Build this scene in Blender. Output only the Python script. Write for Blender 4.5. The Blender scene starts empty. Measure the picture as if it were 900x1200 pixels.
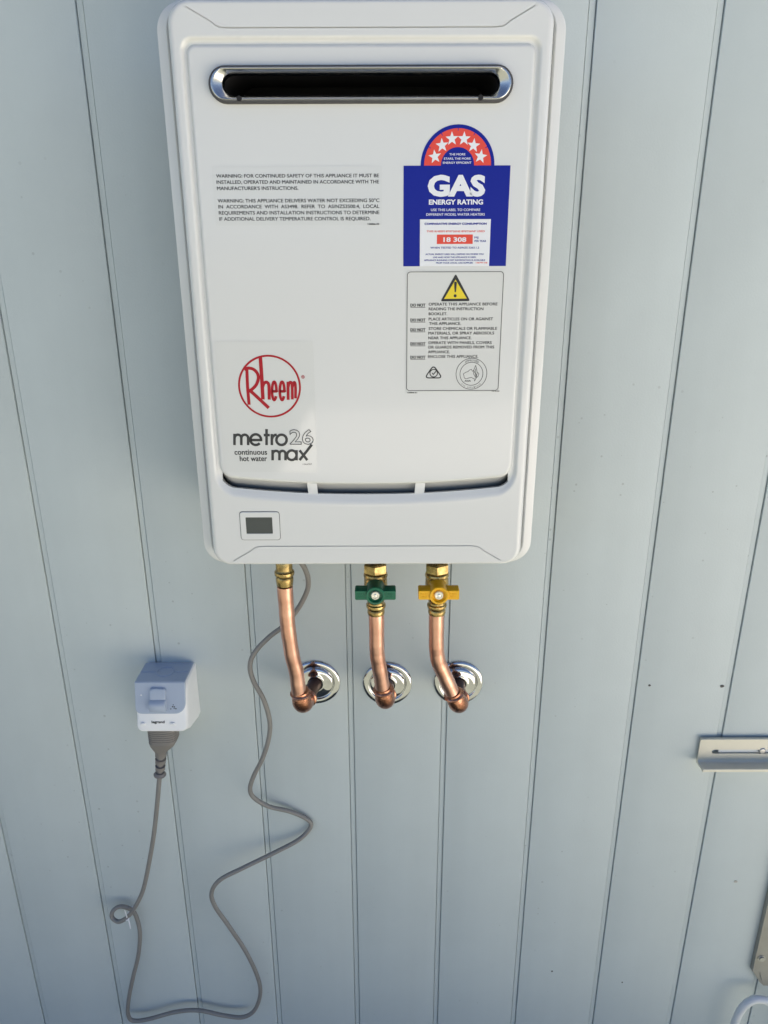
import bpy, bmesh, math, random
from mathutils import Vector, Matrix
from mathutils.geometry import tessellate_polygon

random.seed(7)
SC = bpy.context.scene
COL = SC.collection
ZO = 1.15                                   # height of the heater's underside above the ground

# ------------------------------------------------------------------ camera
cam_d = bpy.data.cameras.new("camera")
cam = bpy.data.objects.new("camera", cam_d)
COL.objects.link(cam)
SC.camera = cam
cam_d.sensor_fit = 'VERTICAL'
cam_d.sensor_height = 24.0
cam_d.lens = 859.51 / 1200 * 24.0
cam_d.clip_start = 0.01
cam_d.clip_end = 500
_p, _y, _r = 0.340464, -0.001065, -0.003174
_f = Vector((math.sin(_y)*math.cos(_p), math.cos(_y)*math.cos(_p), -math.sin(_p)))
_rt = Vector((math.cos(_y), -math.sin(_y), 0))
_up = _rt.cross(_f)
_a = math.cos(_r)*_rt + math.sin(_r)*_up
_b = math.cos(_r)*_up - math.sin(_r)*_rt
cam.matrix_world = Matrix(((_a.x, _b.x, -_f.x, 0.01878), (_a.y, _b.y, -_f.y, -0.89079),
                           (_a.z, _b.z, -_f.z, 0.31189 + ZO), (0, 0, 0, 1)))

# ------------------------------------------------------------------ sky, sun, exposure
SUN_EL, SUN_AZ = math.radians(64), math.radians(35)      # the sun stands behind the wall, to the right
w = bpy.data.worlds.new("World")
SC.world = w
w.use_nodes = True
nt = w.node_tree
sky = nt.nodes.new('ShaderNodeTexSky')
sky.sky_type = 'NISHITA'
sky.sun_disc = False
sky.sun_elevation = SUN_EL
sky.sun_rotation = SUN_AZ
sky.air_density = 0.5
sky.dust_density = 0.9
sky.ozone_density = 1.0
bg = nt.nodes['Background']
bg.inputs['Strength'].default_value = 0.05
nt.links.new(sky.outputs[0], bg.inputs[0])
sun_d = bpy.data.lights.new("sun", 'SUN')
sun_d.energy = 5.0
sun_d.angle = math.radians(0.53)
sun_d.color = (1.0, 0.95, 0.88)
sun = bpy.data.objects.new("sun", sun_d)
COL.objects.link(sun)
_s = Vector((math.sin(SUN_AZ)*math.cos(SUN_EL), math.cos(SUN_AZ)*math.cos(SUN_EL), math.sin(SUN_EL)))
sun.rotation_euler = _s.to_track_quat('Z', 'Y').to_euler()
sun.location = (2, 4, 6)
SC.view_settings.view_transform = 'Standard'
SC.view_settings.look = 'None'
SC.view_settings.gamma = 1
SC.view_settings.use_curve_mapping = False
SC.view_settings.exposure = 2.12
SC.render.engine = 'CYCLES'

# ------------------------------------------------------------------ measured data (mm on the heater front; metres elsewhere)
WARN = [('WARNING: FOR CONTINUED SAFETY OF THIS APPLIANCE IT MUST BE', -129.04, 14.45, 375.71, 2.93), ('INSTALLED, OPERATED AND MAINTAINED IN ACCORDANCE WITH THE', -129.03, 14.43, 370.75, 2.94), ("MANUFACTURER'S INSTRUCTIONS.", -129.04, -57.02, 365.69, 2.96), ('WARNING: THIS APPLIANCE DELIVERS WATER NOT EXCEEDING 50°C', -129.22, 14.75, 355.53, 2.99), ('IN  ACCORDANCE  WITH  AS3498.  REFER  TO  AS/NZS3500.4,  LOCAL', -129.0, 14.73, 350.66, 3.01), ('REQUIREMENTS AND INSTALLATION INSTRUCTIONS TO DETERMINE', -128.99, 14.7, 345.57, 3.02), ('IF ADDITIONAL DELIVERY TEMPERATURE CONTROL IS REQUIRED.', -128.98, 6.7, 340.47, 3.04), ('126866-03', 4.21, 14.45, 335.88, 1.53)]
EN_WHITE = [('THE MORE', 76.16, 90.04, 392.35, 1.75), ('STARS, THE MORE', 71.47, 94.78, 388.97, 1.76), ('ENERGY EFFICIENT', 70.65, 95.65, 385.72, 1.77), ('USE THIS LABEL TO COMPARE', 60.87, 104.84, 347.47, 2.12), ('DIFFERENT MODEL WATER HEATERS', 56.81, 109.13, 343.64, 2.13)]
EN_BOLD = [('GAS', 57.63, 108.71, 367.61, 16.34), ('ENERGY RATING', 58.93, 107.17, 353.95, 4.07)]
EN_BLUE = [('COMPARATIVE ENERGY CONSUMPTION', 55.4, 111.0, 335.81, 1.72), ('MJ', 100.69, 104.09, 324.24, 1.74), ('PER YEAR', 100.81, 111.33, 321.18, 1.74), ('WHEN TESTED TO AS/NZS 5263.1.2', 60.99, 105.21, 315.58, 1.61), ('ACTUAL ENERGY USED WILL DEPEND ON WHERE YOU', 56.58, 109.48, 310.01, 1.32), ('LIVE AND HOW THE APPLIANCE IS USED.', 63.63, 102.89, 307.37, 1.32), ('APPLIANCE RUNNING COST INFORMATION IS AVAILABLE', 55.42, 111.1, 304.86, 1.33), ('FROM YOUR LOCAL GAS SUPPLIER', 66.38, 99.96, 302.5, 1.33)]
EN_RED = [('THIS RHEEM 874T26NE 876T26NF USED', 57.35, 109.74, 329.49, 1.58), ('126797-AB', 102.77, 113.23, 302.57, 1.18)]
EN_NUM = [('18 308', 72.62, 93.34, 322.56, 3.91)]
DONOT = [('DO NOT', 43.29, 57.13, 265.39, 2.61), ('DO NOT', 43.42, 57.35, 251.96, 2.64), ('DO NOT', 43.5, 57.49, 243.06, 2.67), ('DO NOT', 43.61, 57.69, 230.12, 2.7), ('DO NOT', 43.73, 57.89, 217.51, 2.73)]
WARN2 = [('OPERATE THIS APPLIANCE BEFORE', 60.3, 124.21, 266.19, 2.61), ('READING THE INSTRUCTION', 60.37, 111.36, 261.91, 2.62), ('BOOKLET.', 60.45, 77.7, 257.48, 2.63), ('PLACE ARTICLES ON OR AGAINST', 60.53, 120.71, 252.77, 2.64), ('THIS APPLIANCE.', 60.93, 90.75, 248.61, 2.65), ('STORE CHEMICALS OR FLAMMABLE', 60.68, 124.97, 244.03, 2.66), ('MATERIALS, OR SPRAY AEROSOLS', 60.43, 122.44, 239.8, 2.67), ('NEAR THIS APPLIANCE.', 60.51, 101.18, 235.42, 2.68), ('OPERATE WITH PANELS, COVERS', 60.59, 120.43, 230.96, 2.7), ('OR GUARDS REMOVED FROM THIS', 60.33, 123.05, 226.82, 2.71), ('APPLIANCE.', 60.41, 81.03, 222.42, 2.72), ('ENCLOSE THIS APPLIANCE.', 60.48, 108.33, 218.05, 2.73), ('126866-01', 41.06, 50.32, 183.56, 1.33), ('12-16-04', 122.87, 129.98, 184.81, 1.16)]
CONT = [('continuous', -130.64, -98.34, 124.92, 4.48), ('hot water', -125.81, -98.71, 118.27, 4.51)]
CODE = [('1266007', -63.14, -54.02, 112.02, 1.58)]
STARS = [(63.52, 390.52), (69.58, 399.39), (78.06, 404.57), (88.58, 404.54), (97.09, 399.17), (103.53, 390.53)]
TICKS = [(83.31, 411.99), (69.08, 408.32), (97.48, 408.24), (58.76, 397.81), (108.0, 397.66)]
RH = [[(-112.97, 207.37), (-113.4, 189.55), (-113.05, 172.17)], [(-115.59, 206.3), (-111.87, 207.55), (-107.02, 206.64), (-103.42, 203.01), (-102.45, 197.92), (-104.83, 191.73), (-109.14, 187.34), (-112.56, 185.51)], [(-111.07, 185.87), (-107.6, 182.54), (-102.39, 177.35), (-94.01, 168.94)], [(-99.42, 218.1), (-99.19, 200.46), (-99.26, 177.34)], [(-99.16, 188.59), (-97.45, 192.8), (-94.99, 194.07), (-93.07, 192.42), (-92.74, 188.57), (-93.19, 177.13)], [(-89.98, 185.26), (-85.76, 185.24), (-85.7, 186.38), (-85.69, 188.11), (-85.77, 189.73), (-85.92, 191.19), (-86.16, 192.43), (-86.45, 193.4), (-86.81, 194.06), (-87.2, 194.38), (-87.62, 194.36), (-88.05, 194.0), (-88.47, 193.3), (-88.87, 192.3), (-89.23, 191.03), (-89.53, 189.55), (-89.77, 187.91), (-89.93, 186.17), (-90.01, 184.42), (-90.0, 182.7), (-89.91, 181.1), (-89.73, 179.68), (-89.48, 178.49), (-89.17, 177.58), (-88.8, 177.0), (-88.4, 176.75), (-87.97, 176.86), (-87.54, 177.32), (-87.12, 178.11), (-86.73, 179.19), (-86.38, 180.53)], [(-82.45, 185.23), (-78.04, 185.22), (-77.99, 186.36), (-77.99, 188.08), (-78.08, 189.71), (-78.25, 191.17), (-78.5, 192.41), (-78.82, 193.37), (-79.19, 194.03), (-79.6, 194.36), (-80.04, 194.34), (-80.49, 193.97), (-80.92, 193.28), (-81.33, 192.27), (-81.7, 191.01), (-82.0, 189.53), (-82.24, 187.89), (-82.4, 186.15), (-82.47, 184.39), (-82.45, 182.68), (-82.35, 181.08), (-82.16, 179.66), (-81.89, 178.47), (-81.56, 177.56), (-81.17, 176.97), (-80.75, 176.73), (-80.3, 176.84), (-79.85, 177.3), (-79.42, 178.09), (-79.02, 179.17), (-78.67, 180.51)], [(-74.12, 194.38), (-74.75, 176.89)], [(-74.19, 189.07), (-72.9, 193.09), (-71.58, 194.0), (-70.54, 192.72), (-70.36, 188.51), (-70.68, 177.25)], [(-70.15, 189.06), (-69.07, 192.72), (-67.93, 193.81), (-67.25, 192.53), (-67.06, 188.5), (-67.5, 178.35)]]
RH_W = [12, 12, 13, 14, 15, 13, 13, 14, 13, 13]
RH_SC = 0.1829
MET = [[(-129.34, 143.31), (-130.16, 131.76)], [(-129.65, 138.9), (-129.51, 139.67), (-129.21, 140.4), (-128.76, 141.05), (-128.19, 141.6), (-127.52, 142.01), (-126.79, 142.26), (-126.03, 142.34), (-125.29, 142.26), (-124.59, 142.0), (-123.98, 141.58), (-123.49, 141.04), (-123.13, 140.38), (-122.93, 139.65), (-122.9, 138.88), (-123.38, 131.74)], [(-122.9, 138.88), (-122.76, 139.65), (-122.46, 140.38), (-122.01, 141.03), (-121.44, 141.58), (-120.77, 141.99), (-120.04, 142.24), (-119.29, 142.32), (-118.54, 142.23), (-117.85, 141.98), (-117.23, 141.56), (-116.74, 141.02), (-116.38, 140.36), (-116.17, 139.63), (-116.14, 138.86), (-116.6, 131.72)], [(-114.01, 136.93), (-103.68, 136.9), (-103.5, 136.91), (-103.46, 137.91), (-103.61, 138.9), (-103.94, 139.83), (-104.43, 140.67), (-105.08, 141.39), (-105.85, 141.97), (-106.72, 142.38), (-107.66, 142.62), (-108.63, 142.67), (-109.61, 142.53), (-110.56, 142.21), (-111.45, 141.72), (-112.24, 141.08), (-112.91, 140.3), (-113.43, 139.42), (-113.79, 138.46), (-113.97, 137.46), (-113.97, 136.45), (-113.79, 135.47), (-113.42, 134.56), (-112.9, 133.74), (-112.22, 133.04), (-111.42, 132.5), (-110.53, 132.12), (-109.58, 131.92), (-108.59, 131.91), (-107.61, 132.09), (-106.67, 132.46), (-105.8, 132.99), (-105.03, 133.67)], [(-97.41, 147.99), (-98.33, 131.67)], [(-100.57, 141.88), (-94.57, 141.87)], [(-92.45, 143.01), (-93.06, 131.65)], [(-92.74, 137.63), (-91.45, 140.71), (-89.13, 142.04), (-87.63, 142.04)], [(-78.12, 137.01), (-78.17, 138.03), (-78.41, 139.0), (-78.83, 139.9), (-79.43, 140.69), (-80.16, 141.33), (-81.01, 141.82), (-81.95, 142.11), (-82.93, 142.21), (-83.92, 142.12), (-84.89, 141.83), (-85.79, 141.35), (-86.59, 140.71), (-87.26, 139.93), (-87.77, 139.03), (-88.11, 138.06), (-88.26, 137.04), (-88.22, 136.03), (-87.98, 135.05), (-87.55, 134.15), (-86.96, 133.36), (-86.23, 132.71), (-85.37, 132.22), (-84.43, 131.92), (-83.45, 131.82), (-82.45, 131.91), (-81.48, 132.21), (-80.58, 132.69), (-79.78, 133.34), (-79.11, 134.12), (-78.6, 135.02), (-78.26, 136.0), (-78.12, 137.01)], [(-92.57, 126.8), (-93.14, 116.06)], [(-92.81, 122.32), (-92.68, 123.1), (-92.39, 123.84), (-91.95, 124.51), (-91.38, 125.06), (-90.71, 125.48), (-89.98, 125.73), (-89.22, 125.82), (-88.47, 125.73), (-87.76, 125.47), (-87.14, 125.05), (-86.63, 124.49), (-86.26, 123.83), (-86.05, 123.08), (-86.0, 122.3), (-86.32, 116.04)], [(-85.98, 122.69), (-85.87, 123.39), (-85.61, 124.04), (-85.22, 124.63), (-84.72, 125.13), (-84.13, 125.5), (-83.48, 125.72), (-82.8, 125.8), (-82.13, 125.72), (-81.5, 125.49), (-80.95, 125.12), (-80.5, 124.62), (-80.16, 124.03), (-79.97, 123.37), (-79.93, 122.67), (-80.25, 116.02)], [(-69.02, 121.27), (-69.08, 122.29), (-69.34, 123.26), (-69.8, 124.14), (-70.43, 124.9), (-71.2, 125.5), (-72.08, 125.92), (-73.04, 126.13), (-74.03, 126.14), (-75.0, 125.93), (-75.92, 125.52), (-76.75, 124.92), (-77.44, 124.17), (-77.98, 123.29), (-78.33, 122.32), (-78.48, 121.3), (-78.42, 120.29), (-78.16, 119.31), (-77.71, 118.43), (-77.08, 117.66), (-76.31, 117.06), (-75.42, 116.64), (-74.46, 116.42), (-73.47, 116.42), (-72.49, 116.63), (-71.57, 117.04), (-70.74, 117.64), (-70.05, 118.4), (-69.51, 119.29), (-69.17, 120.26), (-69.02, 121.27)], [(-68.79, 126.54), (-69.25, 115.99)], [(-65.78, 126.33), (-58.43, 116.15)], [(-66.2, 116.17), (-59.83, 123.98), (-53.3, 132.11)]]
OUT26 = [[(-73.58, 144.45), (-73.31, 145.29), (-72.88, 146.05), (-72.3, 146.72), (-71.61, 147.26), (-70.84, 147.64), (-70.0, 147.86), (-69.15, 147.9), (-68.32, 147.76), (-67.54, 147.45), (-66.84, 146.98), (-66.26, 146.37), (-65.82, 145.64), (-65.54, 144.83), (-65.44, 143.97), (-65.5, 143.1), (-65.75, 142.25), (-66.71, 140.25), (-69.07, 137.56), (-74.53, 133.14), (-65.12, 133.12)], [(-55.54, 147.87), (-57.88, 145.39), (-60.64, 141.76), (-61.97, 138.87), (-61.55, 139.7), (-60.99, 140.45), (-60.31, 141.08), (-59.54, 141.58), (-58.69, 141.92), (-57.81, 142.11), (-56.91, 142.12), (-56.02, 141.97), (-55.19, 141.65), (-54.43, 141.18), (-53.78, 140.58), (-53.25, 139.85), (-52.86, 139.03), (-52.63, 138.15), (-52.56, 137.23), (-52.66, 136.31), (-52.92, 135.42), (-53.33, 134.58), (-53.89, 133.83), (-54.57, 133.2), (-55.34, 132.69), (-56.19, 132.34), (-57.08, 132.16), (-57.98, 132.14), (-58.87, 132.3), (-59.71, 132.62), (-60.47, 133.09), (-61.12, 133.7), (-61.65, 134.43), (-62.04, 135.25), (-62.27, 136.14), (-62.33, 137.06), (-62.23, 137.98), (-61.97, 138.87)]]
AUS = [[(95.26, 199.88), (94.72, 201.51), (96.8, 202.97), (99.07, 203.62), (100.33, 205.08), (102.27, 205.72), (103.33, 203.77), (104.26, 205.06), (105.32, 203.11), (107.21, 200.82), (107.79, 198.53), (106.56, 196.24), (104.57, 196.9), (102.56, 197.89), (100.27, 197.57), (97.35, 196.6), (95.67, 197.59), (95.26, 199.88)], [(106.21, 209.6), (104.73, 205.55), (104.39, 201.48), (106.5, 197.88), (108.0, 201.47), (107.35, 205.54), (106.21, 209.6)], [(106.34, 206.36), (106.03, 201.48), (106.63, 198.86)], [(108.27, 203.1), (109.64, 201.47), (108.76, 198.86), (107.17, 197.55)], [(105.27, 195.59), (106.26, 195.59), (105.81, 194.44), (105.27, 195.59)]]
AGA_C = (102.43, 201.49)
AGA_R = [15.09, 10.99]
AGA_T = [('AGA', 96.09, 102.01, 194.79, 1.48)]
RCM = [(65.86, 209.72), (57.71, 197.7), (74.47, 197.65)]
RCM_C = (66.16, 202.41)
TRI = [(84.62, 293.14), (71.06, 268.55), (98.84, 268.77)]
TRI_Y = [(84.62, 287.9), (74.5, 270.83), (95.58, 271.07)]
BANG = [(84.67, 286.1), (84.79, 276.73), (84.73, 273.54)]
PIPE1 = [(-0.1013, -0.085, -0.0326), (-0.1022, -0.085, -0.0718), (-0.1019, -0.084, -0.0953), (-0.1016, -0.083, -0.1192), (-0.1004, -0.081, -0.1442), (-0.0984, -0.078, -0.1703), (-0.0952, -0.075, -0.1907), (-0.0939, -0.073, -0.2109), (-0.0933, -0.071, -0.2301), (-0.0907, -0.067, -0.2524)]
PIPE2 = [(0.0071, -0.085, -0.0329), (0.0077, -0.085, -0.0836), (0.0083, -0.085, -0.1126), (0.0084, -0.083, -0.1434), (0.0087, -0.081, -0.1627), (0.01, -0.079, -0.1762), (0.0126, -0.076, -0.1967), (0.0152, -0.072, -0.2195), (0.0166, -0.07, -0.2324), (0.0188, -0.067, -0.2462)]
PIPE3 = [(0.0803, -0.085, -0.0331), (0.0819, -0.085, -0.0838), (0.0819, -0.085, -0.107), (0.0826, -0.083, -0.1436), (0.0836, -0.081, -0.1605), (0.0861, -0.079, -0.1764), (0.0911, -0.077, -0.19), (0.0994, -0.074, -0.2108), (0.107, -0.071, -0.2307), (0.1165, -0.067, -0.253)]
FLANGES = [(-0.0787, 0.0, -0.2563), (0.0219, -0.0, -0.2586), (0.1213, 0.0, -0.2575)]
CORD = [(-0.2927, -0.046, -0.3551), (-0.2977, -0.046, -0.3796), (-0.3076, -0.044, -0.4331), (-0.319, -0.042, -0.4886), (-0.3343, -0.038, -0.5482), (-0.3486, -0.034, -0.5969), (-0.3638, -0.031, -0.6306), (-0.3796, -0.028, -0.6564), (-0.3981, -0.023, -0.6743), (-0.4094, -0.02, -0.6706), (-0.4095, -0.018, -0.6605), (-0.4009, -0.015, -0.6533), (-0.3898, -0.013, -0.6556), (-0.3797, -0.011, -0.6666), (-0.375, -0.011, -0.6844), (-0.3731, -0.014, -0.7115), (-0.3807, -0.015, -0.7562), (-0.394, -0.016, -0.8019), (-0.4067, -0.016, -0.8502), (-0.4123, -0.016, -0.8857), (-0.4057, -0.016, -0.9018), (-0.378, -0.016, -0.8979), (-0.3336, -0.016, -0.882), (-0.2948, -0.016, -0.8781), (-0.253, -0.016, -0.8902), (-0.2216, -0.017, -0.8929), (-0.2004, -0.018, -0.8757), (-0.1881, -0.019, -0.8371), (-0.1897, -0.02, -0.7975), (-0.2049, -0.022, -0.739), (-0.227, -0.026, -0.6802), (-0.2439, -0.03, -0.6355), (-0.2463, -0.032, -0.6061), (-0.2311, -0.033, -0.5799), (-0.1955, -0.03, -0.56), (-0.1511, -0.02, -0.5422), (-0.1127, -0.011, -0.525), (-0.0945, -0.0055, -0.5059), (-0.0992, -0.005, -0.4919), (-0.1235, -0.009, -0.4739), (-0.1537, -0.015, -0.4591), (-0.1728, -0.021, -0.4383), (-0.1771, -0.025, -0.4197), (-0.1697, -0.03, -0.3931), (-0.153, -0.037, -0.3554), (-0.1419, -0.042, -0.319), (-0.1386, -0.045, -0.2891), (-0.1444, -0.047, -0.2539), (-0.1561, -0.048, -0.2241), (-0.1592, -0.048, -0.2007), (-0.1514, -0.047, -0.1809), (-0.1313, -0.046, -0.1588), (-0.1105, -0.046, -0.1414), (-0.0913, -0.05, -0.1149), (-0.0788, -0.056, -0.0881), (-0.0763, -0.063, -0.0684), (-0.0789, -0.072, -0.0506), (-0.0845, -0.08, -0.0315)]
TIE = [(-0.3821, -0.018, -0.6606), (-0.3765, -0.03, -0.6248), (-0.3782, -0.03, -0.6716)]
BR = [(0.4729, -0.004, -0.3505), (0.4723, -0.004, -0.3906), (0.4717, -0.024, -0.391), (0.4935, -0.006, -0.3712), (0.4927, -0.006, -0.366), (0.4944, -0.006, -0.3771), (0.5633, -0.006, -0.3677)]
BR2 = [(0.6206, -0.004, -0.6456), (0.6207, -0.004, -0.8011), (0.6332, -0.024, -0.833), (0.6281, -0.006, -0.7758), (0.6379, -0.006, -0.8178)]
HOSE = [(0.5957, -0.03, -1.0167), (0.5946, -0.03, -0.9437), (0.5958, -0.03, -0.8873), (0.602, -0.03, -0.8559), (0.6134, -0.03, -0.8404), (0.6267, -0.03, -0.8366), (0.6447, -0.03, -0.8444), (0.6722, -0.03, -0.8737), (0.6925, -0.03, -0.9237)]
SPOTS = [(0.3902, -0.0, -0.2632), (0.4924, -0.0, -0.2649), (0.5674, 0.0, -0.6201), (0.2937, -0.0, -0.8109), (0.4122, 0.0, -0.8364), (0.2819, 0.0, 0.1215), (0.2555, 0.0, 0.2865), (-0.1897, 0.0, -0.1829), (-0.1924, -0.0, -0.2042), (-0.1928, -0.0, -0.3827), (-0.2228, 0.0, -0.3677), (-0.2863, 0.0, -0.1787), (0.3629, -0.0, 0.5105), (0.2939, 0.0, 0.4613), (-0.0589, 0.0, -0.4134), (-0.2309, 0.0, -0.5384), (-0.2514, 0.0, -0.4406)]
PLUG = [(-0.2846, -0.046, -0.2989), (-0.2861, -0.046, -0.3198), (-0.2908, -0.046, -0.3366), (-0.2946, -0.046, -0.3724)]
WALL_COL = (0.537, 0.595, 0.597)
GROUND_COL = (0.135, 0.137, 0.105)
BOUNCE_COL = (0.73, 0.68, 0.595)
BOUNCE = (1.15, 9, -7, -0.9)  # extents of an added bounce sheet, set for the light
BOUNCE2 = (-0.72, 1.15, -6.6, -4.3)
WALL_RIGHT = 6

# ------------------------------------------------------------------ materials
MATS = {}
def mat(name, col, rough=0.5, metal=0.0, spec=0.5, bump=0.0, bscale=300.0, var=0.0, vscale=12.0, col2=None,
        rvar=0.0, coat=0.0, stretch=(1, 1, 1), bdist=0.001):
    m = bpy.data.materials.new(name)
    m.use_nodes = True
    t = m.node_tree
    p = t.nodes['Principled BSDF']
    p.inputs['Base Color'].default_value = (*col, 1)
    p.inputs['Roughness'].default_value = rough
    p.inputs['Metallic'].default_value = metal
    p.inputs['Specular IOR Level'].default_value = spec
    p.inputs['Coat Weight'].default_value = coat
    p.inputs['Coat Roughness'].default_value = 0.06
    tc = t.nodes.new('ShaderNodeTexCoord')
    mp = t.nodes.new('ShaderNodeMapping')
    mp.inputs['Scale'].default_value = stretch
    t.links.new(tc.outputs['Object'], mp.inputs[0])
    if var > 0:
        n = t.nodes.new('ShaderNodeTexNoise')
        n.inputs['Scale'].default_value = vscale
        n.inputs['Detail'].default_value = 6
        n.inputs['Roughness'].default_value = 0.6
        t.links.new(mp.outputs[0], n.inputs['Vector'])
        r = t.nodes.new('ShaderNodeMapRange')
        r.inputs['From Min'].default_value = 0.3
        r.inputs['From Max'].default_value = 0.7
        t.links.new(n.outputs['Fac'], r.inputs['Value'])
        mx = t.nodes.new('ShaderNodeMix')
        mx.data_type = 'RGBA'
        c2 = col2 if col2 else tuple(c*(1-var) for c in col)
        mx.inputs[6].default_value = (*col, 1)
        mx.inputs[7].default_value = (*c2, 1)
        t.links.new(r.outputs[0], mx.inputs[0])
        t.links.new(mx.outputs[2], p.inputs['Base Color'])
        if rvar > 0:
            rr = t.nodes.new('ShaderNodeMapRange')
            rr.inputs['To Min'].default_value = max(0.02, rough-rvar)
            rr.inputs['To Max'].default_value = rough+rvar
            t.links.new(n.outputs['Fac'], rr.inputs['Value'])
            t.links.new(rr.outputs[0], p.inputs['Roughness'])
    if bump > 0:
        n2 = t.nodes.new('ShaderNodeTexNoise')
        n2.inputs['Scale'].default_value = bscale
        n2.inputs['Detail'].default_value = 3
        t.links.new(mp.outputs[0], n2.inputs['Vector'])
        b = t.nodes.new('ShaderNodeBump')
        b.inputs['Strength'].default_value = bump
        b.inputs['Distance'].default_value = bdist
        t.links.new(n2.outputs['Fac'], b.inputs['Height'])
        t.links.new(b.outputs[0], p.inputs['Normal'])
    MATS[name] = m
    return m

mat('wall_paint', WALL_COL, 0.5, 0, 0.4, bump=0.25, bscale=420, var=0.06, vscale=7, bdist=0.0008)
def speckle_wall():
    """small dirt specks and faint scuffs over the paint"""
    m = MATS['wall_paint']; t = m.node_tree
    p = t.nodes['Principled BSDF']
    src = p.inputs['Base Color'].links[0].from_socket
    geo = t.nodes.new('ShaderNodeNewGeometry')
    sx = t.nodes.new('ShaderNodeSeparateXYZ'); t.links.new(geo.outputs['Position'], sx.inputs[0])
    cb = t.nodes.new('ShaderNodeCombineXYZ'); t.links.new(sx.outputs[0], cb.inputs[0]); t.links.new(sx.outputs[2], cb.inputs[1])
    v = t.nodes.new('ShaderNodeTexVoronoi'); v.inputs['Scale'].default_value = 34; v.voronoi_dimensions = '2D'
    t.links.new(cb.outputs[0], v.inputs['Vector'])
    sep = t.nodes.new('ShaderNodeSeparateColor')
    t.links.new(v.outputs['Color'], sep.inputs[0])
    r0 = t.nodes.new('ShaderNodeMapRange')      # a different radius in every cell, most of them none
    r0.inputs['From Min'].default_value = 0.62; r0.inputs['From Max'].default_value = 1.0
    r0.inputs['To Min'].default_value = 0.0; r0.inputs['To Max'].default_value = 0.060
    t.links.new(sep.outputs[0], r0.inputs['Value'])
    lt = t.nodes.new('ShaderNodeMath'); lt.operation = 'LESS_THAN'
    t.links.new(v.outputs['Distance'], lt.inputs[0]); t.links.new(r0.outputs[0], lt.inputs[1])
    n = t.nodes.new('ShaderNodeTexNoise'); n.inputs['Scale'].default_value = 2.2
    t.links.new(geo.outputs['Position'], n.inputs['Vector'])
    r1 = t.nodes.new('ShaderNodeMapRange')
    r1.inputs['From Min'].default_value = 0.46; r1.inputs['From Max'].default_value = 0.62
    r1.inputs['To Max'].default_value = 0.30
    t.links.new(n.outputs['Fac'], r1.inputs['Value'])
    mu = t.nodes.new('ShaderNodeMath'); mu.operation = 'MULTIPLY'
    t.links.new(lt.outputs[0], mu.inputs[0]); t.links.new(r1.outputs[0], mu.inputs[1])
    mx = t.nodes.new('ShaderNodeMix'); mx.data_type = 'RGBA'
    t.links.new(mu.outputs[0], mx.inputs[0]); t.links.new(src, mx.inputs[6])
    mx.inputs[7].default_value = (0.12, 0.13, 0.12, 1)
    # every board a touch different, faint run-down marks
    oi = t.nodes.new('ShaderNodeObjectInfo')
    ro = t.nodes.new('ShaderNodeMapRange'); ro.inputs['To Min'].default_value = 0.975; ro.inputs['To Max'].default_value = 1.02
    t.links.new(oi.outputs['Random'], ro.inputs['Value'])
    ms = t.nodes.new('ShaderNodeMapping'); ms.inputs['Scale'].default_value = (26, 26, 0.9)
    t.links.new(geo.outputs['Position'], ms.inputs[0])
    ns = t.nodes.new('ShaderNodeTexNoise'); ns.inputs['Scale'].default_value = 1.0; ns.inputs['Detail'].default_value = 5
    t.links.new(ms.outputs[0], ns.inputs['Vector'])
    rs = t.nodes.new('ShaderNodeMapRange'); rs.inputs['From Min'].default_value = 0.35; rs.inputs['From Max'].default_value = 0.75
    rs.inputs['To Min'].default_value = 1.01; rs.inputs['To Max'].default_value = 0.978
    t.links.new(ns.outputs['Fac'], rs.inputs['Value'])
    m1 = t.nodes.new('ShaderNodeMath'); m1.operation = 'MULTIPLY'
    t.links.new(ro.outputs[0], m1.inputs[0]); t.links.new(rs.outputs[0], m1.inputs[1])
    vm = t.nodes.new('ShaderNodeVectorMath'); vm.operation = 'SCALE'
    t.links.new(mx.outputs[2], vm.inputs[0]); t.links.new(m1.outputs[0], vm.inputs['Scale'])
    t.links.new(vm.outputs[0], p.inputs['Base Color'])
speckle_wall()
mat('enamel', (0.70, 0.705, 0.69), 0.24, 0, 0.5, bump=0.04, bscale=700, var=0.015, vscale=9, bdist=0.0005, coat=0.3)
mat('casing_shade_grey', (0.25, 0.25, 0.25), 0.5, 0.2, bump=0.05, bscale=200, var=0.1, vscale=8)  # darkened so the casing deepens the shade on the wall beside it
mat('baffle_grey', (0.44, 0.44, 0.43), 0.5)
mat('gasket_shade_black', (0.06, 0.06, 0.065), 0.6)
mat('clear_film', (0.675, 0.68, 0.66), 0.07, 0, 0.5, coat=0.2)
mat('white_label', (0.80, 0.81, 0.83), 0.28)
mat('blue_ink', (0.004, 0.014, 0.27), 0.35, 0, 0.25)
mat('red_ink', (0.75, 0.065, 0.035), 0.28)
mat('logo_red', (0.40, 0.004, 0.016), 0.3, 0, 0.3)
mat('black_ink', (0.018, 0.018, 0.020), 0.35)
mat('grey_ink', (0.025, 0.027, 0.032), 0.3)
mat('yellow_ink', (0.80, 0.62, 0.02), 0.3)
mat('white_ink', (0.80, 0.81, 0.84), 0.3)
mat('screen', (0.055, 0.065, 0.065), 0.22)
mat('stainless', (0.60, 0.60, 0.60), 0.24, 1.0, bump=0.05, bscale=250, var=0.15, vscale=60, stretch=(0.2, 1, 1), rvar=0.08)
mat('unlit_black', (0.012, 0.012, 0.014), 0.8)  # black colour stands in for the unlit inside of the flue
mat('chrome', (0.60, 0.61, 0.63), 0.06, 1.0, bump=0.05, bscale=45, var=0.25, vscale=70, rvar=0.04)
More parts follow.
